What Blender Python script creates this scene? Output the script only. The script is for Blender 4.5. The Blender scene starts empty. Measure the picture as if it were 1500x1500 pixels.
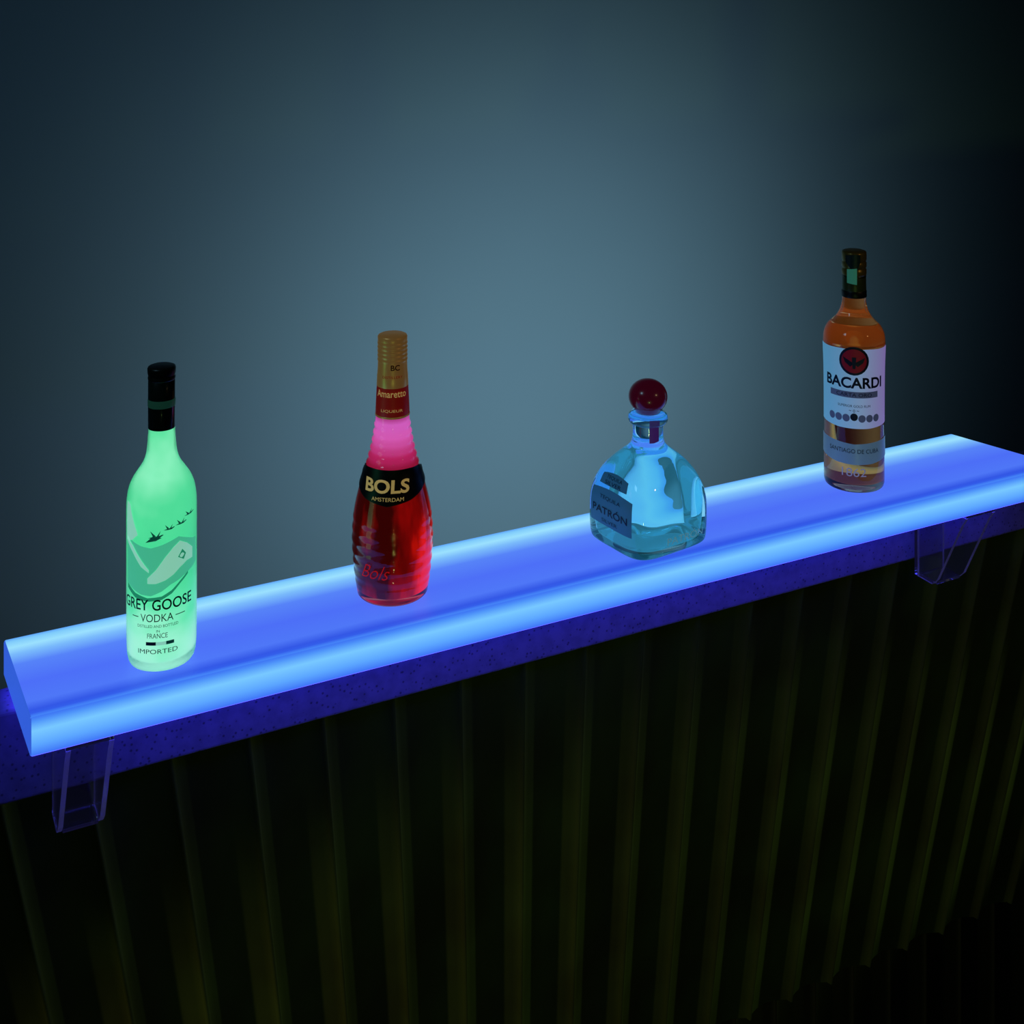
import bpy, bmesh, math
from mathutils import Vector, Matrix
sc = bpy.context.scene
try:
    sc.view_settings.view_transform = 'Standard'
    sc.view_settings.look = 'None'
except Exception as e:
    print(e)
pi = math.pi
ZT = 1.34      # top of the lit shelf above the floor
CH = 0.72      # camera above shelf top
# ------------------------------------------------------------ helpers
def lin(c):
    o = []
    for v in c[:3]:
        v /= 255.0
        o.append(v/12.92 if v <= 0.04045 else ((v+0.055)/1.055)**2.4)
    return tuple(o)+(1.0,)
def mat(name, col=(128,128,128), rough=0.5, metal=0.0, trans=0.0, ior=1.45, emi=None, es=0.0, coat=0.0, spec=0.5, alpha=1.0):
    m = bpy.data.materials.new(name); m.use_nodes = True
    p = m.node_tree.nodes['Principled BSDF']
    p.inputs['Base Color'].default_value = lin(col)
    p.inputs['Roughness'].default_value = rough
    p.inputs['Metallic'].default_value = metal
    p.inputs['Transmission Weight'].default_value = trans
    p.inputs['IOR'].default_value = ior
    p.inputs['Coat Weight'].default_value = coat
    p.inputs['Specular IOR Level'].default_value = spec
    if emi is not None:
        p.inputs['Emission Color'].default_value = lin(emi)
        p.inputs['Emission Strength'].default_value = es
    return m
def ramp_emit(m, axis, lo, hi, stops, strength, noise=None):
    nt = m.node_tree; p = nt.nodes['Principled BSDF']
    tc = nt.nodes.new('ShaderNodeTexCoord'); sx = nt.nodes.new('ShaderNodeSeparateXYZ')
    mr = nt.nodes.new('ShaderNodeMapRange'); cr = nt.nodes.new('ShaderNodeValToRGB')
    nt.links.new(tc.outputs['Object'], sx.inputs[0])
    nt.links.new(sx.outputs[axis], mr.inputs['Value'])
    mr.inputs['From Min'].default_value = lo; mr.inputs['From Max'].default_value = hi
    src = mr.outputs[0]
    if noise:
        no = nt.nodes.new('ShaderNodeTexNoise'); no.inputs['Scale'].default_value = noise[0]; no.inputs['Detail'].default_value = 2
        nt.links.new(tc.outputs['Object'], no.inputs['Vector'])
        ma = nt.nodes.new('ShaderNodeMath'); ma.operation = 'MULTIPLY_ADD'; ma.inputs[1].default_value = noise[1]; ma.inputs[2].default_value = -noise[1]/2
        nt.links.new(no.outputs['Fac'], ma.inputs[0])
        ad = nt.nodes.new('ShaderNodeMath'); ad.operation = 'ADD'
        nt.links.new(src, ad.inputs[0]); nt.links.new(ma.outputs[0], ad.inputs[1]); src = ad.outputs[0]
    nt.links.new(src, cr.inputs[0])
    el = cr.color_ramp.elements
    while len(el) > 1: el.remove(el[0])
    el[0].position = stops[0][0]; el[0].color = lin(stops[0][1])
    for t, c in stops[1:]:
        e = el.new(t); e.color = lin(c)
    nt.links.new(cr.outputs[0], p.inputs['Emission Color'])
    p.inputs['Emission Strength'].default_value = strength
    return m
def new_obj(name, verts, faces, mt=None, parent=None, smooth=False, mats=None, fmats=None, M=None, fix=True):
    me = bpy.data.meshes.new(name)
    me.from_pydata([tuple(v) for v in verts], [], faces)
    if mats:
        for x in mats: me.materials.append(x)
        if fmats:
            for p, i in zip(me.polygons, fmats): p.material_index = i
    elif mt: me.materials.append(mt)
    if fix:
        b = bmesh.new(); b.from_mesh(me); bmesh.ops.recalc_face_normals(b, faces=b.faces); b.to_mesh(me); b.free()
    if smooth:
        for p in me.polygons: p.use_smooth = True
    o = bpy.data.objects.new(name, me); sc.collection.objects.link(o)
    if parent: o.parent = parent
    if M is not None: o.matrix_world = M
    return o
def box(name, x0, x1, y0, y1, z0, z1, mt, parent=None, bevel=0, M=None):
    v = [(x,y,z) for z in (z0,z1) for y in (y0,y1) for x in (x0,x1)]
    f = [(0,2,3,1),(4,5,7,6),(0,1,5,4),(2,6,7,3),(0,4,6,2),(1,3,7,5)]
    o = new_obj(name, v, f, mt, parent, M=M)
    if bevel:
        b = o.modifiers.new('bevel','BEVEL'); b.width = bevel; b.segments = 3
    return o
def empty(name, loc=(0,0,0), M=None):
    e = bpy.data.objects.new(name, None); sc.collection.objects.link(e)
    e.empty_display_size = 0.05
    if M is not None: e.matrix_world = M
    else: e.location = loc
    return e
# ------------------------------------------------------------ camera
cam = bpy.data.cameras.new('camera'); camo = bpy.data.objects.new('camera', cam)
sc.collection.objects.link(camo); sc.camera = camo
camo.location = (0, 0, ZT+CH); camo.rotation_euler = (pi/2, 0, 0)
cam.sensor_width = 36; cam.lens = 1930*36/1500; cam.shift_y = -0.54; cam.clip_start = 0.01
# ------------------------------------------------------------ bar frame (local x along bar, -y towards guests)
ANG = math.radians(26.7)
O = Vector((-0.5380, 1.3938, 0))
BM = Matrix.Translation(O) @ Matrix.Rotation(ANG, 4, 'Z')
BMZ = Matrix.Translation(O+Vector((0,0,ZT))) @ Matrix.Rotation(ANG, 4, 'Z')

# --- room
def wall_mat():
    m = mat('wall_paint', (113,136,146), 0.9, spec=0.1)
    nt = m.node_tree; p = nt.nodes['Principled BSDF']
    n = nt.nodes.new('ShaderNodeTexNoise'); n.inputs['Scale'].default_value = 2.0; n.inputs['Detail'].default_value = 3
    r = nt.nodes.new('ShaderNodeValToRGB'); r.color_ramp.elements[0].color = lin((112,133,142)); r.color_ramp.elements[1].color = lin((118,138,147))
    tc = nt.nodes.new('ShaderNodeTexCoord'); nt.links.new(tc.outputs['Object'], n.inputs['Vector'])
    nt.links.new(n.outputs['Fac'], r.inputs[0]); nt.links.new(r.outputs[0], p.inputs['Base Color'])
    return m
wm = wall_mat()
box('wall_back', -3.5, 5.5, 1.0, 1.1, 0, 3.7, wm, M=BM)
fm = mat('floor_dark', (30,28,26), 0.6)
nt = fm.node_tree; n = nt.nodes.new('ShaderNodeTexNoise'); n.inputs['Scale'].default_value = 20
r = nt.nodes.new('ShaderNodeValToRGB'); r.color_ramp.elements[0].color = lin((20,18,16)); r.color_ramp.elements[1].color = lin((38,34,30))
nt.links.new(n.outputs['Fac'], r.inputs[0]); nt.links.new(r.outputs[0], nt.nodes['Principled BSDF'].inputs['Base Color'])
box('floor', -3.5, 5.5, -3.5, 1.0, -0.05, 0, fm, M=BM)

# --- counter ledge
cmt = mat('quartz_counter', (150,150,165), 0.4)
nt = cmt.node_tree; p = nt.nodes['Principled BSDF']
vo = nt.nodes.new('ShaderNodeTexVoronoi'); vo.inputs['Scale'].default_value = 150
no = nt.nodes.new('ShaderNodeTexNoise'); no.inputs['Scale'].default_value = 60; no.inputs['Detail'].default_value = 4
tc = nt.nodes.new('ShaderNodeTexCoord')
nt.links.new(tc.outputs['Object'], vo.inputs['Vector']); nt.links.new(tc.outputs['Object'], no.inputs['Vector'])
r1 = nt.nodes.new('ShaderNodeValToRGB'); r1.color_ramp.elements[0].position = 0.12; r1.color_ramp.elements[0].color = lin((62,52,92)); r1.color_ramp.elements[1].position = 0.27; r1.color_ramp.elements[1].color = lin((106,94,150))
r2 = nt.nodes.new('ShaderNodeValToRGB'); r2.color_ramp.elements[0].position = 0.35; r2.color_ramp.elements[0].color = (0.75,0.75,0.75,1); r2.color_ramp.elements[1].position = 0.6; r2.color_ramp.elements[1].color = (1,1,1,1)
mx = nt.nodes.new('ShaderNodeMix'); mx.data_type = 'RGBA'; mx.blend_type = 'MULTIPLY'; mx.inputs[0].default_value = 1
nt.links.new(vo.outputs['Distance'], r1.inputs[0]); nt.links.new(no.outputs['Fac'], r2.inputs[0])
nt.links.new(r1.outputs[0], mx.inputs[6]); nt.links.new(r2.outputs[0], mx.inputs[7]); nt.links.new(mx.outputs[2], p.inputs['Base Color'])

bar = empty('bar_counter', M=BM)
def bchild(o):
    o.parent = bar; o.matrix_parent_inverse = Matrix.Identity(4); o.matrix_basis = Matrix.Identity(4); return o
bchild(box('counter_slab', -0.9, 2.6, -0.05, 0.0, ZT-0.146, ZT-0.050, cmt, bevel=0.004))

# corrugated raked panel
pm = mat('corrugated_metal', (60,58,34), 0.3, metal=0.3)
nt = pm.node_tree; p = nt.nodes['Principled BSDF']
tc = nt.nodes.new('ShaderNodeTexCoord'); mp = nt.nodes.new('ShaderNodeMapping'); mp.inputs['Scale'].default_value = (9,9,3)
no = nt.nodes.new('ShaderNodeTexNoise'); no.inputs['Scale'].default_value = 1.0; no.inputs['Detail'].default_value = 5
r1 = nt.nodes.new('ShaderNodeValToRGB'); r1.color_ramp.elements[0].position = 0.35; r1.color_ramp.elements[0].color = lin((54,58,38)); r1.color_ramp.elements[1].position = 0.7; r1.color_ramp.elements[1].color = lin((68,82,52))
nt.links.new(tc.outputs['Object'], mp.inputs[0]); nt.links.new(mp.outputs[0], no.inputs['Vector']); nt.links.new(no.outputs['Fac'], r1.inputs[0]); nt.links.new(r1.outputs[0], p.inputs['Base Color'])
p.inputs['Roughness'].default_value = 0.36
PER = 0.0865
# rounded trough with a narrow raised seam
prof = []
for i in range(13):
    a = i/12.0; prof.append((0.90*a, 0.011*math.sin(pi*a)))
prof += [(0.912,-0.0035),(0.925,-0.007),(0.945,-0.0085),(0.965,-0.007),(0.98,-0.0035)]
def corr(name, s0, s1, ztop, zbot, ytop, ybot, skew, mt, amp=1.0):
    k0 = math.floor(s0/PER); k1 = math.ceil(s1/PER)
    xs = []
    for k in range(k0, k1):
        for a, b in prof: xs.append(((k+a-0.04)*PER, b*amp))
    NZ = 24
    vs = []; fs = []
    for j in range(NZ+1):
        t = j/NZ; z = ztop+(zbot-ztop)*t; y = ytop+(ybot-ytop)*t
        for x, b in xs: vs.append((x+skew*(ztop-z), y+b, z))
    W_ = len(xs)
    for j in range(NZ):
        for i in range(W_-1):
            fs.append((j*W_+i, (j+1)*W_+i, (j+1)*W_+i+1, j*W_+i+1))
    return new_obj(name, vs, fs, mt, smooth=True, fix=False)
D0 = 0.143; D1 = 1.059
bchild(corr('corrugated_panel', -1.3, 2.6, ZT-D0, ZT-D1, -0.038, 0.314, 0.19, pm))
pm2 = mat('plinth_paint', (17,20,12), 0.6, spec=0.2)
bchild(corr('corrugated_plinth', -1.3, 2.9, ZT-D1+0.03, 0.0, 0.350, 0.350, 0.0, pm2, 0.5))
bchild(box('back_panel', -1.3, 2.7, 0.385, 0.395, 0.0, ZT-0.4, fm))

# --- lit shelf
TH = 0.038
shelf = empty('led_light_shelf', M=BMZ)
def topmat():
    m = mat('frosted_acrylic_top', (30,40,100), 0.45, spec=0.15)
    return ramp_emit(m, 1, 0.0, -0.163, [(0,(80,150,246)),(0.05,(126,202,250)),(0.13,(155,224,253)),(0.22,(122,186,250)),(0.36,(86,130,247)),(0.6,(76,110,246)),(0.83,(78,118,246)),(0.93,(50,86,228)),(0.965,(50,92,232)),(1.0,(68,130,246))], 1.0)
def frontmat():
    m = mat('frosted_acrylic_front', (20,30,90), 0.45, spec=0.15)
    return ramp_emit(m, 2, 0.0, -TH, [(0,(60,114,242)),(0.12,(80,150,250)),(0.35,(120,200,255)),(0.7,(92,166,255)),(1.0,(55,105,246))], 1.0)
endm = mat('frosted_acrylic_end', (20,30,90), 0.35, emi=(56,104,236), es=0.8)
botm = mat('frosted_acrylic_bottom', (20,30,90), 0.5, emi=(72,72,255), es=3.6)
c_bl = (0.0, 0.0); c_fl = (0.0075, -0.165); c_fr = (1.395, -0.166); c_br = (1.348, 0.0)
vv = []
for z in (0, -TH):
    for c in (c_bl, c_fl, c_fr, c_br): vv.append((c[0], c[1], z))
ff = [(0,1,2,3),(4,7,6,5),(1,5,6,2),(0,4,5,1),(2,6,7,3),(0,3,7,4)]
so = new_obj('acrylic_body', vv, ff, mats=[topmat(), frontmat(), endm, botm], fmats=[0,3,1,2,2,2])
so.parent = shelf
b = so.modifiers.new('bevel','BEVEL'); b.width = 0.0025; b.segments = 3

# --- brackets
acr = mat('clear_acrylic', (245,245,255), 0.04, trans=1.0, ior=1.3, emi=(90,85,190), es=0.006)  # trace of emission for shelf light picked up by the sheet
edg = mat('acrylic_glow_edge', (170,170,225), 0.25, trans=0.8, emi=(110,105,205), es=0.05)  # edge glow painted as emission, for shelf light caught in the acrylic
def bracket(name, s0, s1):
    e = empty(name, M=BMZ)
    box('top_plate', s0, s1, -0.150, 0.04, -0.0495, -TH-0.0008, acr, e, 0.001)
    box('back_plate', s0, s1, -0.058, -0.0515, -0.166, -0.0500, acr, e, 0.001)
    for i, s in enumerate((s0, s1-0.005)):
        pts = [(-0.0582,-0.0500),(-0.150,-0.0500),(-0.142,-0.062),(-0.096,-0.156),(-0.086,-0.166),(-0.0582,-0.166)]
        v = [(s,y,z) for y,z in pts]+[(s+0.005,y,z) for y,z in pts]; n = len(pts)
        f = [tuple(range(n)), tuple(range(2*n-1,n-1,-1))]+[(k,(k+1)%n,n+(k+1)%n,n+k) for k in range(n)]
        g = new_obj('gusset_%d'%(i+1), v, f, None, e, mats=[acr, edg], fmats=[0,0]+[1]*n)
    box('foot_plate', s0+0.0055, s1-0.0055, -0.090, -0.0585, -0.166, -0.162, acr, e, 0.0005)
bracket('shelf_bracket', 0.042, 0.088)
bracket('shelf_bracket', 1.225, 1.280)

# ------------------------------------------------------------ bottles
def cr_sample(pts, k=5):
    out = []
    n = len(pts)
    for i in range(n-1):
        p0 = pts[max(i-1,0)]; p1 = pts[i]; p2 = pts[i+1]; p3 = pts[min(i+2,n-1)]
        for j in range(k):
            t = j/k
            q = []
            for a in (0,1):
                m1 = (p2[a]-p0[a])*0.5; m2 = (p3[a]-p1[a])*0.5
                q.append((2*t**3-3*t**2+1)*p1[a]+(t**3-2*t**2+t)*m1+(-2*t**3+3*t**2)*p2[a]+(t**3-t**2)*m2)
            out.append((max(q[0],0.0), q[1]))
    out.append(pts[-1]); return out
class Bottle:
    def __init__(s, name, X, Y, px, y0, rfun=None):
        s.e = empty(name, (X, Y, ZT+0.0006)); s.px = px; s.y0 = y0
        L = math.hypot(X, Y); f = Vector((-X/L, -Y/L, 0)); s.f = f; s.r = Vector((-f.y, f.x, 0))
        s.prof = None; s.corr = 0.0
    def setprof(s, pts):   # pts (r_px, y_px) bottom->top, outer silhouette
        s.prof = [(r*s.px, (s.y0-y)*s.px) for r, y in pts]
    def R(s, z):
        P = s.prof
        for a, b in zip(P[:-1], P[1:]):
            if min(a[1],b[1]) <= z <= max(a[1],b[1]) and abs(b[1]-a[1]) > 1e-9:
                return a[0]+(b[0]-a[0])*(z-a[1])/(b[1]-a[1])
        return P[-1][0] if z > P[-1][1] else P[0][0]
    def Y(s, y):   # label height as seen -> height on the near face of the bottle
        k = (y+60)/1930.0
        R = s.R((s.y0-y)*s.px)/s.px
        R = s.R((s.y0-(y-k*R))*s.px)/s.px
        return y-k*R
    def lathe(s, name, prof, mt, seg=72):
        vs = []; fs = []; rings = []
        for r, z in prof:
            if r < 1e-5:
                rings.append([len(vs)]); vs.append((0,0,z))
            else:
                rings.append(list(range(len(vs), len(vs)+seg)))
                for i in range(seg):
                    a = 2*pi*i/seg; vs.append((r*math.cos(a), r*math.sin(a), z))
        for A, B in zip(rings[:-1], rings[1:]):
            for i in range(seg):
                j = (i+1)%seg
                if len(A) == 1 and len(B) == 1: continue
                if len(A) == 1: fs.append((A[0], B[j], B[i]))
                elif len(B) == 1: fs.append((A[i], A[j], B[0]))
                else: fs.append((A[i], A[j], B[j], B[i]))
        return new_obj(name, vs, fs, mt, s.e, smooth=True)
    def pxl(s, name, pts, mt, k=4, seg=72):
        P = [(r*s.px, (s.y0-y)*s.px) for r, y in pts]
        if k > 1: P = cr_sample(P, k)
        return s.lathe(name, P, mt, seg)
    def P(s, th, z, off):
        R = s.R(z)+off
        return s.r*(R*math.sin(th))+s.f*(R*math.cos(th))+Vector((0,0,z))
    def strip(s, name, cols, mt, off=0.0006, rref=None, nz=6, ang=False, rot=0.0):
        vs = []; fs = []; dense = []
        for a, b in zip(cols[:-1], cols[1:]):
            m = max(1, int(abs(b[0]-a[0])/(0.06 if ang else 2.0)))
            for j in range(m):
                t = j/m; dense.append(tuple(a[q]+(b[q]-a[q])*t for q in range(3)))
        dense.append(cols[-1])
        for x, yt, yb in dense:
            for j in range(nz+1):
                z = (s.y0-s.Y(yt+(yb-yt)*j/nz))*s.px
                th = x if ang else x/(rref or s.R(z)/s.px)
                vs.append(s.P(th+rot, z, off))
        for i in range(len(dense)-1):
            for j in range(nz):
                a = i*(nz+1)+j; fs.append((a, a+nz+1, a+nz+2, a+1))
        return new_obj(name, vs, fs, mt, s.e, smooth=True, fix=False)
    def poly(s, name, pts, mt, off=0.001):
        vs = []
        for x, y in pts:
            z = (s.y0-s.Y(y))*s.px; R = s.R(z)/s.px
            vs.append(s.P(math.asin(max(-0.98,min(0.98,x/R))), z, off))
        return new_obj(name, vs, [tuple(range(len(vs)))], mt, s.e, fix=False)
    def disc(s, name, x, y, rx, ry, mt, off):
        n = 12
        cols = []
        for i in range(n+1):
            a = pi-pi*i/n; cols.append((x+rx*math.cos(a), y-ry*math.sin(a), y+ry*math.sin(a)))
        return s.strip(name, cols, mt, off, nz=4)
    def text(s, name, txt, x, y, h, mt, off=0.0012, width=None, rot=0, bold=0, slant=0.0, surf=None):
        me = text_mesh(txt, h, width, bold, slant)
        vs = [v.co.copy() for v in me.vertices]
        fs = [tuple(p.vertices) for p in me.polygons]
        out = []
        yc = y if surf else s.Y(y)
        for v in vs:
            z = (s.y0-yc+v.y)*s.px
            if surf: out.append(surf(v.x, z, off))
            else:
                R = s.R(z)/s.px
                out.append(s.P((x+v.x)/R+rot, z, off))
        return new_obj(name, out, fs, mt, s.e, fix=False)
def text_mesh(txt, h, width, bold, slant):
    cu = bpy.data.curves.new('txt','FONT'); cu.body = txt; cu.align_x = 'CENTER'; cu.align_y = 'CENTER'
    cu.offset = bold; cu.resolution_u = 4; cu.shear = slant
    ob = bpy.data.objects.new('txt', cu); sc.collection.objects.link(ob)
    dg = bpy.context.evaluated_depsgraph_get(); dg.update()
    me = bpy.data.meshes.new_from_object(ob.evaluated_get(dg))
    bpy.data.objects.remove(ob)
    xs = [v.co.x for v in me.vertices]; ys = [v.co.y for v in me.vertices]
    cx = (min(xs)+max(xs))/2; cy = (min(ys)+max(ys))/2
    sy = h/(max(ys)-min(ys)); sx = (width/(max(xs)-min(xs))) if width else sy
    for v in me.vertices:
        v.co.x = (v.co.x-cx)*sx; v.co.y = (v.co.y-cy)*sy
    return me

# ===== frosted vodka bottle
g = Bottle('vodka_bottle', -0.3618, 1.361, 0.000705, 961)
gp = [(0,963.5),(40,963.8),(45.5,962.5),(48,956),(49.5,942),(50,900),(50,800),(50,745),(49.5,728),(47,712),(42,699),(35,688),(27,676),(22.5,664),(20.5,650),(19.5,636),(19,622),(18.5,560),(15,556),(0,556)]
gp = [(r, y-3.3 if y > 940 else y) for r, y in gp]
gp2 = cr_sample([(r*g.px,(g.y0-y)*g.px) for r,y in gp],4)
g.prof = [p for p in gp2 if p[0] > 0.01 and p[1] > 0.0001]
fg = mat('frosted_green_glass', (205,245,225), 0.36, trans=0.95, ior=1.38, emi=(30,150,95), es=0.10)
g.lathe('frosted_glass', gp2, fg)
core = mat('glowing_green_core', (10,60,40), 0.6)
ramp_emit(core, 2, 0.0, 0.24, [(0.0,(190,252,232)),(0.10,(172,250,224)),(0.25,(105,235,182)),(0.45,(78,218,158)),(0.65,(92,226,165)),(0.85,(155,248,204)),(1.0,(110,235,175))], 1.0, noise=(25,0.5))  # emissive core stands in for shelf light scattered through the frosted bottle
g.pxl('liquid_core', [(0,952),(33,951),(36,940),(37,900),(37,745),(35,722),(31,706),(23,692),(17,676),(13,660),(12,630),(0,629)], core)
slv = mat('dark_green_foil', (12,34,28), 0.25, coat=0.5)
g.pxl('neck_foil', [(19.2,626),(19.6,625),(19.6,600),(19.4,556),(18,555),(0,555)], slv, 1)
g.pxl('foil_band', [(19.6,594),(20.0,593),(20.0,584),(19.6,583)], mat('foil_band_print',(40,80,66),0.35,emi=(25,70,55),es=0.3), 1)
capm = mat('dark_cap', (20,24,18), 0.35)
g.pxl('cap', [(0,556),(19.3,556),(19.8,554),(19.8,551),(19,550),(19.6,548),(20.2,546),(20.4,539),(19.5,537),(17,536),(0,535.5)], capm, 1)
gd = mat('dark_green_print', (8,70,62), 0.5, emi=(8,80,70), es=0.3)
ggo = mat('goose_green_print', (15,90,70), 0.5, emi=(15,100,80), es=0.35)
gdk = mat('deep_green_print', (6,40,40), 0.5)
gm = mat('teal_scene_print', (80,185,150), 0.6, emi=(80,215,165), es=0.6)
gmd = mat('teal_shadow_print', (30,110,85), 0.6, emi=(40,165,120), es=0.55)
gl = mat('pale_mint_print', (190,255,235), 0.6, emi=(165,250,215), es=0.55)
g.text('label_main','GREY GOOSE', -8, 887, 15.5, gdk, width=108, bold=0.012)
g.text('label_spirit','VODKA', 1-8, 906, 11, gdk, width=46)
g.text('label_distilled','DISTILLED AND BOTTLED', -6, 918, 4, gdk, width=58)
g.text('label_in','IN', -5, 925, 3.5, gdk)
g.text('label_country','FRANCE', -6, 932, 7, gdk, width=28)
g.text('label_imported','IMPORTED', -6, 955, 6.5, gdk, width=56)
g.strip('label_rule_a', [(-45,905,906.2),(-34,905,906.2)], gdk, 0.001, nz=1)
g.strip('label_rule_b', [(19,905,906.2),(34,905,906.2)], gdk, 0.001, nz=1)
g.strip('flag_bar_a', [(-22,941,946),(-8,941,946)], gdk, 0.001, nz=1)
g.strip('flag_bar_b', [(-8,941,946),(6,941,946)], gl, 0.001, nz=1)
g.strip('flag_bar_c', [(6,941,946),(17,941,946)], gd, 0.001, nz=1)
# scenery
g.strip('scenery_mountain', [(-60,792,862),(-45,798,868),(-30,802,873),(-15,804,874),(0,800,868),(12,796,860),(24,792,856),(38,798,850),(52,804,846),(62,806,842)], gm, 0.0004)
g.strip('scenery_snow', [(-20,848,856),(-8,836,856),(5,818,852),(16,806,846),(26,799,838),(38,806,832),(50,817,832)], gl, 0.0007)
g.strip('scenery_ridge', [(-60,794,800),(-45,804,814),(-30,822,832),(-18,836,840)], gl, 0.0008)
g.poly('scenery_rock', [(22,822),(28,812),(33,820),(30,828)], gmd, 0.0009)
g.strip('scenery_wing', [(-62,742,800),(-52,745,798),(-46,762,796),(-40,776,790),(-36,785,787)], gl, 0.0007)
g.strip('scenery_shade', [(-58,862,869),(-40,872,879),(-20,877,882),(0,875,880),(14,868,873),(26,858,862),(40,848,852)], gmd, 0.0007)
def goose(i, x, y, k):
    body = [(-11,2),(-5,0),(4,-1),(10,-3),(11,-2),(5,2),(-2,2.5)]
    g.poly('flying_goose_%d'%i, [(x+a*k,y+b*k) for a,b in body], ggo)
    g.poly('goose_wing_a_%d'%i, [(x-4*k,y),(x-8*k,y-9*k),(x+0*k,y-1*k)], ggo)
    g.poly('goose_wing_b_%d'%i, [(x+1*k,y),(x+7*k,y-9*k),(x+4*k,y)], ggo)
goose(1,-8,787,0.95); goose(2,10,777,0.7); goose(3,26,773,0.7); goose(4,37,764,0.6)
g.poly('goose_big_wing', [(-22,796),(-12,786),(0,789),(-8,793)], ggo)

# ===== amaretto bottle
b2 = Bottle('amaretto_bottle', -0.1359, 1.499, 0.0007767, 868)
def bolsr(y):
    K = [(868,50.5),(860,52),(845,54.5),(820,57),(800,58.6),(780,59),(760,58),(740,55.5),(720,51),(700,45.5),(685,40.5),(670,36),(655,32),(640,29),(625,26.5),(610,24.5),(560,22),(540,21)]
    for (ya,ra),(yb,rb) in zip(K[:-1],K[1:]):
        if yb <= y <= ya: return ra+(rb-ra)*(ya-y)/(ya-yb)
    return K[0][1] if y > 868 else K[-1][1]
outer = [(0,866.5),(30,867),(45,867.8),(49,866.5)]
y = 864.0
while y > 545:
    r = (bolsr(y-4)+bolsr(y)+bolsr(min(y+4,868)))/3
    if 618 < y < 688: r += 0.9*math.sin((y-618)*2*pi/11.0)
    if 748 < y < 845: r += 0.55*math.sin((y-748)*2*pi/16.0)
    outer.append((r,y)); y -= 1.6
top = [(0,545)]
b2.setprof([p for p in outer if p[1] <= 864.0])
bg = mat('red_tinted_glass', (255,195,180), 0.02, trans=1.0, ior=1.45)
b2.pxl('glass_body', outer+top, bg, 1)
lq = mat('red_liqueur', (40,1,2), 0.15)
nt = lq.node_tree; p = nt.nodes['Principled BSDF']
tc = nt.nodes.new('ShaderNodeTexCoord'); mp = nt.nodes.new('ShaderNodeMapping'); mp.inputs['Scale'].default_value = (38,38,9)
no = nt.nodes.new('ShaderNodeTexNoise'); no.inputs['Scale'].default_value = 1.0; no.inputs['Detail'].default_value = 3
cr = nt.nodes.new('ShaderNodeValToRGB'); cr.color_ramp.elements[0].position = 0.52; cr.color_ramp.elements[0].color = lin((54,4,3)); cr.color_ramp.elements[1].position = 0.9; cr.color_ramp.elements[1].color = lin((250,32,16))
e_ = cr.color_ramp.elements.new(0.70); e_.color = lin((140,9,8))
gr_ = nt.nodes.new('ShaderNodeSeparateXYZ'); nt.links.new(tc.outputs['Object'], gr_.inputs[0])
# shelf light painted as emission, brighter towards the foot and one flank of the liquid
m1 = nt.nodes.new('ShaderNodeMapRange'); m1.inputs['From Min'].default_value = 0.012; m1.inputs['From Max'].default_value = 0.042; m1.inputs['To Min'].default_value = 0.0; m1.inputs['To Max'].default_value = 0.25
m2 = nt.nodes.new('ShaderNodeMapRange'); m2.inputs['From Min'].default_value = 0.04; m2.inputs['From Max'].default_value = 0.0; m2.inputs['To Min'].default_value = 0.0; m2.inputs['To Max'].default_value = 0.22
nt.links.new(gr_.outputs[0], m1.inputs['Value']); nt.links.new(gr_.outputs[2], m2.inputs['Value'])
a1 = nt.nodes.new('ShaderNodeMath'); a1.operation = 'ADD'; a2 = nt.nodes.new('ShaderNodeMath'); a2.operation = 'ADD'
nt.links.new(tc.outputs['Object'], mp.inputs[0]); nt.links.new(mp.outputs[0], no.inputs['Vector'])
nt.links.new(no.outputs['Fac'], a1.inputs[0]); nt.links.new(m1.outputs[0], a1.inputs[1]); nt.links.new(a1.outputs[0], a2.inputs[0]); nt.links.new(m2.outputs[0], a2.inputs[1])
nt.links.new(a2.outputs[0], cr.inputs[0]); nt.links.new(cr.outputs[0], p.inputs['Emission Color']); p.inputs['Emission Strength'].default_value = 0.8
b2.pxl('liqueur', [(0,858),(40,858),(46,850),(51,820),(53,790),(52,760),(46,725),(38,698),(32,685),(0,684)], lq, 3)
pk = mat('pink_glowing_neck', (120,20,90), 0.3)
ramp_emit(pk, 2, (868-684)*b2.px, (868-606)*b2.px, [(0,(130,15,40)),(0.25,(190,45,120)),(0.6,(225,110,225)),(0.85,(220,115,240)),(1.0,(160,40,120))], 0.85)  # pink glow of the lit neck put in as an emission ramp
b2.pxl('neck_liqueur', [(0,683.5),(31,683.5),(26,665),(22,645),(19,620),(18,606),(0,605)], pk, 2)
blk = mat('black_label', (10,5,5), 0.4)
b2.strip('shield_label', [(-1.9,700,716),(-1.3,692,726),(-0.7,690,737),(0,690,744),(0.7,690,737),(1.3,692,726),(1.9,700,716)], blk, 0.0012, ang=True, rot=-0.15)
gold = mat('gold_foil', (225,180,105), 0.33, metal=0.55, emi=(160,115,60), es=0.2)
goldp = mat('gold_print', (235,205,130), 0.4, emi=(200,165,95), es=0.35)
b2.text('label_brand','BOLS', 0, 714, 18, goldp, off=0.002, width=66, bold=0.03, rot=-0.2)
b2.text('label_sub','AMSTERDAM', 0, 733, 5, goldp, off=0.002, width=46, rot=-0.15)
redp = mat('red_script_print', (170,15,18), 0.5, emi=(200,20,18), es=0.45, spec=0.1)
b2.text('signature','Bols', -26, 842, 20, redp, off=0.0015, width=44, slant=0.5, bold=-0.016)
redl = mat('red_neck_label', (170,32,20), 0.45, emi=(150,20,18), es=0.18)
capr = [(24.6,606),(25.0,605),(24.4,590),(23.6,575),(23.0,564)]
b2.pxl('neck_label', capr+[(22.5,555),(21,554)], redl, 1)
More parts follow.
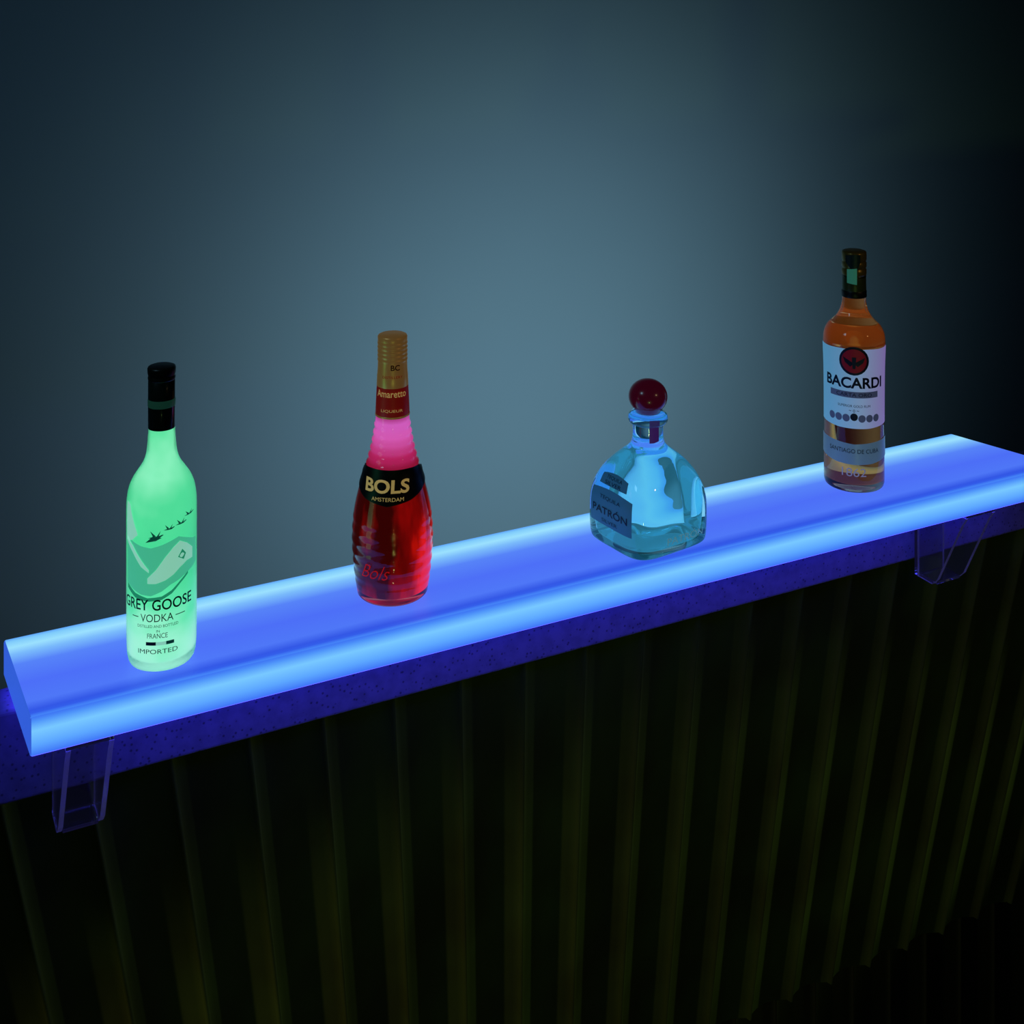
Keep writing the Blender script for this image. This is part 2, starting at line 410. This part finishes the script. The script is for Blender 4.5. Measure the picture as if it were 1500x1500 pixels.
b2.text('neck_text','Amaretto', -2, 579, 10, goldp, off=0.0016, width=44, bold=0.01)
b2.text('neck_text_small','LIQUEUR', -1, 604, 4.5, goldp, off=0.0022, width=30)
b2.pxl('neck_label_rim', [(24.9,608),(25.4,607.5),(25.3,605.5),(24.9,605)], gold, 1)
cp = [(22.8,565),(23.2,564),(22.6,550),(21.8,542),(21.4,530)]
yy = 529
while yy > 500:
    cp += [(21.4,yy),(22.0,yy-1.5),(22.0,yy-3.5),(21.2,yy-4.5)]; yy -= 6
cp += [(21.6,499),(21.8,494),(21,492),(19,491),(0,490.6)]
b2.pxl('gold_cap', cp, gold, 1)
b2.setprof(list(reversed(cp))[1:])
b2.prof = sorted(b2.prof, key=lambda q:q[1])
b2.text('cap_text','BC', 4, 541, 8, mat('dark_red_print',(110,15,10),0.5), off=0.0008, bold=0.02)
b2.text('cap_text_small','DISTILLERY', 0, 555, 3.5, redl, off=0.0008, width=30)

# ===== square tequila bottle with ball stopper
T = Bottle('tequila_bottle', 0.1687, 1.635, 0.000847, 790)
ROT = math.radians(35)
def sq(a, b, m, phi):
    c = abs(math.cos(phi)); s_ = abs(math.sin(phi))
    return 1.0/(((c/a)**m+(s_/b)**m)**(1.0/m))
TS0 = [(789,62,56,4.5),(786,68,62.5,4.8),(780,71,65.5,4.8),(760,72,67,4.8),(735,72,67,4.8),(718,71,66,4.5),(704,68,63,4.0),(690,62.5,58,3.5),(678,55,51,3.0),(668,46,43,2.6),(660,36,35,2.3),(653,28,27.5,2.1),(646,24,24,2.0),(636,22.3,22.3,2.0),(612,22,22,2.0)]
def tsurf(phi, z, off=0.0, inset=0.0):
    ypx = 790-z/T.px
    S = TS0
    for A, B_ in zip(S[:-1], S[1:]):
        if B_[0] <= ypx <= A[0]:
            t = (A[0]-ypx)/(A[0]-B_[0]); q = [A[i]+(B_[i]-A[i])*t for i in range(4)]; break
    else: q = S[0] if ypx > S[0][0] else S[-1]
    r = sq(q[1]*T.px, q[2]*T.px, q[3], phi)+off-inset
    return Vector((r*math.cos(phi+ROT), r*math.sin(phi+ROT), z))
def sqloft(name, rows, mt, seg=128, inset=0):
    vs = []; fs = []
    for (yp,a,b,m) in rows:
        z = (790-yp)*T.px
        for i in range(seg):
            phi = 2*pi*i/seg; r = sq(a*T.px, b*T.px, m, phi)-inset
            vs.append((r*math.cos(phi+ROT), r*math.sin(phi+ROT), z))
    n = len(rows)
    for j in range(n-1):
        for i in range(seg):
            k = (i+1)%seg; fs.append((j*seg+i, j*seg+k, (j+1)*seg+k, (j+1)*seg+i))
    fs.append(tuple(range(seg-1,-1,-1))); fs.append(tuple((n-1)*seg+i for i in range(seg)))
    return new_obj(name, vs, fs, mt, T.e, smooth=True)
def interp_rows(rows, k=4):
    out = []
    n = len(rows)
    for i in range(n-1):
        p0=rows[max(i-1,0)];p1=rows[i];p2=rows[i+1];p3=rows[min(i+2,n-1)]
        for j in range(k):
            t=j/k; q=[]
            for a in range(4):
                m1=(p2[a]-p0[a])*.5; m2=(p3[a]-p1[a])*.5
                q.append((2*t**3-3*t**2+1)*p1[a]+(t**3-2*t**2+t)*m1+(-2*t**3+3*t**2)*p2[a]+(t**3-t**2)*m2)
            out.append(tuple(q))
    out.append(rows[-1]); return out
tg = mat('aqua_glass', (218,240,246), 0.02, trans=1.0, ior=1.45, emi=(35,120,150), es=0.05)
sqloft('glass_body', interp_rows(TS0), tg)
LS = [(779,50,45,3.6),(774,58,53,3.8),(735,62,57,3.8),(718,61,56,3.6),(700,57,52,3.3),(688,51,47,3.0),(678,43,40,2.7),(671,34,33,2.4)]
tl = mat('aqua_spirit', (170,222,238), 0.03, trans=0.97, ior=0.97, emi=(75,165,195), es=0.14)  # light in the spirit put in as faint emission
sqloft('spirit', interp_rows(LS,3), tl)
T.setprof([(22,646),(22,612)])
T.pxl('glass_ring', [(22,620),(27,618),(29,613),(28,607),(24,604),(20,603),(0,603)], tg, 2)
ball = mat('dark_red_ball_stopper', (70,10,28), 0.25, coat=0.6, emi=(90,5,40), es=0.2)
bp = [(0,606),(17,606)]
for i in range(1,20):
    a = -pi/2+0.65+ (pi-0.65)*i/19; bp.append((28.5*math.cos(a), 581-25.0*math.sin(a)))
bp[-1] = (0, 556)
T.pxl('ball_stopper', bp, ball, 1)
purp = mat('purple_ribbon', (95,50,110), 0.5, emi=(80,40,130), es=0.25)
T.strip('neck_ribbon', [(2,617,668-18),(8,617,650),(16,618,648)], purp, 0.0015)
tlab = mat('blue_label', (60,115,145), 0.5, emi=(40,105,150), es=0.25)
tdk = mat('navy_print', (10,30,60), 0.5)
tlt = mat('pale_print', (150,215,235), 0.4, emi=(110,180,210), es=0.3)
def tface(name, phic, half, ytop, ybot, mt, off, arch=0):
    vs=[];fs=[];N=20;M=10
    for i in range(N+1):
        x=-half+2*half*i/N
        yt=ytop+arch*(x/half)**2
        for j in range(M+1):
            yp=yt+(ybot-yt)*j/M; z=(790-yp)*T.px
            vs.append(fmap(phic,x,z,off))
    for i in range(N):
        for j in range(M):
            a=i*(M+1)+j; fs.append((a,a+M+1,a+M+2,a+1))
    return new_obj(name,vs,fs,mt,T.e,smooth=True,fix=False)
def fmap(phic, x, z, off):
    return tsurf(phic+math.atan(x/64.0), z, off)
LEFT = pi; RIGHT = -pi/2
tface('side_label', LEFT, 42, 704, 756, tlab, 0.0006, arch=5)
tface('side_label_top', LEFT, 29, 683, 700, tlab, 0.0006, arch=4)
def trim_text(name, txt, phic, x, y, h, w, mt, off=0.0013, bold=0.0):
    T.text(name, txt, 0, y, h, mt, off=off, width=w, bold=bold, surf=lambda vx, z, o: fmap(phic, x+vx, z, o))
trim_text('label_brand','PATRÓN', LEFT, 0, 734, 13, 68, tdk, bold=0.015)
trim_text('label_kind','TEQUILA', LEFT, 0, 717, 6, 40, tdk)
trim_text('label_line','SILVER', LEFT, 0, 749, 5, 30, tdk)
trim_text('label_top_a','TEQUILA', LEFT, 0, 689, 5, 34, tdk)
trim_text('label_top_b','SILVER', LEFT, 0, 696, 5, 34, tdk)
trim_text('embossed_brand','PATRÓN', RIGHT, 12, 764, 13, 66, tlt, bold=0.0)

# ===== rum bottle
B = Bottle('rum_bottle', 0.4703, 1.8117, 0.0009387, 707)
rp = [(0,705.5),(32,706.3),(40,706.5),(42.5,703),(43.2,694),(43,650),(42.6,600),(43,540),(44,510),(44.2,496),(42.5,485),(38,476),(31,469),(24,461),(19.5,451),(17.2,440),(16.6,430),(16.2,410),(16.2,402),(0,402)]
rp2 = cr_sample([(r*B.px,(B.y0-y)*B.px) for r,y in rp],4)
B.prof = [q for q in rp2 if q[0] > 0.012 and q[1] > 0.001]
rg = mat('rum_glass', (250,232,215), 0.02, trans=1.0, ior=1.45)
B.lathe('glass_body', rp2, rg)
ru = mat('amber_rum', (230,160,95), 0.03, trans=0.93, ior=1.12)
ramp_emit(ru, 2, 0, (707-470)*B.px, [(0,(120,90,100)),(0.12,(70,35,50)),(0.35,(60,30,45)),(0.8,(110,60,28)),(1.0,(165,95,42))], 0.14)  # weak emission ramp paints light into the rum, paler at foot and top
B.pxl('rum', [(0,696),(35,696),(37,690),(38,650),(37.5,600),(38,540),(38.5,505),(38,500),(0,499.5)], ru, 3)
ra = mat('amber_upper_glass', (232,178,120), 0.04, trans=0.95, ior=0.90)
ramp_emit(ra, 2, (707-498)*B.px, (707-412)*B.px, [(0,(125,75,25)),(0.3,(145,95,45)),(0.7,(140,88,42)),(1.0,(90,50,25))], 0.13)  # luminous amber shoulder painted with a low emission ramp
B.pxl('amber_neck_space', [(0,498),(36,498),(37,494),(35,487),(28,477),(20,468),(13,456),(11,440),(11,410),(0,409)], ra, 3)
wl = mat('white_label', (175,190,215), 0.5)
ramp_emit(wl, 0, -0.042, 0.042, [(0,(95,175,215)),(0.5,(150,180,225)),(1.0,(165,130,215))], 0.42)  # coloured lamp light painted across the label as emission, cyan to violet
blu = mat('navy_label_print', (18,25,60), 0.5)
rd = mat('crimson_logo', (120,15,35), 0.5, emi=(120,10,35), es=0.2)
gr = mat('grey_label_print', (110,120,150), 0.5, emi=(80,90,130), es=0.2)
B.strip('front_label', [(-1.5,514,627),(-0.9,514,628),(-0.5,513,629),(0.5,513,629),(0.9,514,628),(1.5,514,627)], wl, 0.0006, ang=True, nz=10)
B.disc('logo_ring', 0, 530, 21, 21, blu, 0.0011)
B.disc('logo_disc', 0, 530, 17.5, 17.5, rd, 0.0015)
B.poly('bat_wing_a', [(0,533),(-15,524),(-12,532),(-5,538)], blu, 0.0023)
B.poly('bat_wing_b', [(0,533),(5,538),(12,532),(15,524)], blu, 0.0023)
B.poly('bat_body', [(-3,524),(3,524),(2,541),(-2,541)], blu, 0.0024)
B.text('label_brand','BACARDI', 0, 562, 16, blu, width=88, bold=0.03)
B.strip('label_band', [(-36,575,584),(36,575,584)], gr, 0.001, nz=2)
B.text('label_band_text','CARTA ORO', 0, 579.5, 5, blu, off=0.0016, width=50)
B.text('label_small','SUPERIOR GOLD RUM', 0, 596, 3.5, blu, width=46)
B.text('label_small_b','~ o ~', 0, 603, 4, blu, width=14)
for i in range(7):
    x = -33+11*i
    B.disc('medal_%d'%(i+1), x, 614+(-2 if i == 3 else 0), 5.2, 5.5, gr if i != 3 else blu, 0.0011)
B.strip('label_lower', [(-1.5,648,676),(-0.6,650,681),(0,652,682),(0.6,650,681),(1.5,648,676)], mat('silver_band_label',(120,140,165),0.35,emi=(90,125,150),es=0.3), 0.0008, ang=True)
B.text('label_lower_text','SANTIAGO DE CUBA', 0, 662, 6, blu, off=0.0014, width=74)
B.text('label_year','1862', 0, 693, 12, mat('pale_year_print',(150,150,170),0.4,emi=(140,140,170),es=0.3), width=34)
nl = mat('dark_gold_neck_label', (70,80,40), 0.35, metal=0.3)
B.pxl('neck_label', [(17.2,432),(17.6,431),(17,402),(16.5,401)], nl, 1)
B.pxl('neck_band', [(17.7,434),(18.2,433),(18,425),(17.4,424)], mat('black_band',(15,14,12),0.4), 1)
tm = mat('tax_stamp', (90,170,140), 0.5, emi=(60,150,120), es=0.2)
capc = mat('rum_cap', (140,115,50), 0.3, metal=0.5)
cpp = [(0,402),(17.4,402),(17.8,400),(17.8,394),(16.9,393),(16.9,391),(17.8,390),(17.8,384),(17.0,383),(17.0,381),(17.8,380),(17.8,370),(17,368),(14,367),(0,367)]
B.pxl('cap', cpp, capc, 1)
B.setprof([(17.6,440),(17.2,402),(17.8,400),(17.8,366)])
B.strip('neck_sticker', [(-10,396,416),(4,394,418)], tm, 0.0009)
B.strip('cap_band', [(-0.7,376,386),(0.1,374,402),(0.5,374,386)], mat('dark_teal_seal',(12,45,42),0.4), 0.0008, ang=True)

# ------------------------------------------------------------ lights
def spot(name, loc, tgt, power, col, ang, blend=1.0, rad=0.1):
    l = bpy.data.lights.new(name,'SPOT'); l.energy = power; l.color = lin(col)[:3]; l.spot_size = math.radians(ang); l.spot_blend = blend; l.shadow_soft_size = rad
    o = bpy.data.objects.new(name,l); sc.collection.objects.link(o); o.location = loc
    o.rotation_euler = (Vector(tgt)-Vector(loc)).to_track_quat('-Z','Y').to_euler()
    return o
def area(name, loc, tgt, power, col, size):
    l = bpy.data.lights.new(name,'AREA'); l.energy = power; l.color = lin(col)[:3]; l.size = size
    o = bpy.data.objects.new(name,l); sc.collection.objects.link(o); o.location = loc
    o.rotation_euler = (Vector(tgt)-Vector(loc)).to_track_quat('-Z','Y').to_euler()
    return o
def W(s, n, z):
    v = BM @ Vector((s, -n, 0)); return (v.x, v.y, z)
# unseen lamp added behind the ledge to make the glow on the wall
spot('wall_glow_fill', W(1.12, -0.06, 1.12), W(1.12, -1.0, 1.16), 34, (188,224,240), 125, 1.0, 0.05)
area('bottle_fill_cool', (-1.2, 0.6, 2.9), (0.0, 1.5, 1.4), 2.6, (170,225,255), 0.4)  # added cool fill out of view, lights labels and glass
spot('bottle_fill_warm', (2.0, 0.1, 2.7), (0.45, 1.7, 1.3), 9, (255,215,160), 40, 1.0, 0.1)  # added warm fill out of view, for reflections on caps and glass
spot('panel_side_fill_warm', W(-1.3, 0.22, 0.45), W(0.9, -0.12, 0.45), 36, (235,220,120), 44, 1.0, 0.03)  # added grazing fill past the left end, picks out the ribs
spot('panel_side_fill_green', W(3.0, 0.25, 0.40), W(0.8, -0.10, 0.52), 44, (205,235,115), 36, 1.0, 0.03)  # added greenish fill past the right end, grazes the ribs
spot('panel_front_fill', (0.3, -1.4, 0.5), W(0.90, -0.1, 0.76), 30, (180,225,125), 42, 1.0, 0.1)  # added low fill from the front, lifts the panel troughs
w = bpy.data.worlds.new('world'); sc.world = w; w.use_nodes = True
w.node_tree.nodes['Background'].inputs[0].default_value = lin((9,14,15)); w.node_tree.nodes['Background'].inputs[1].default_value = 0.4
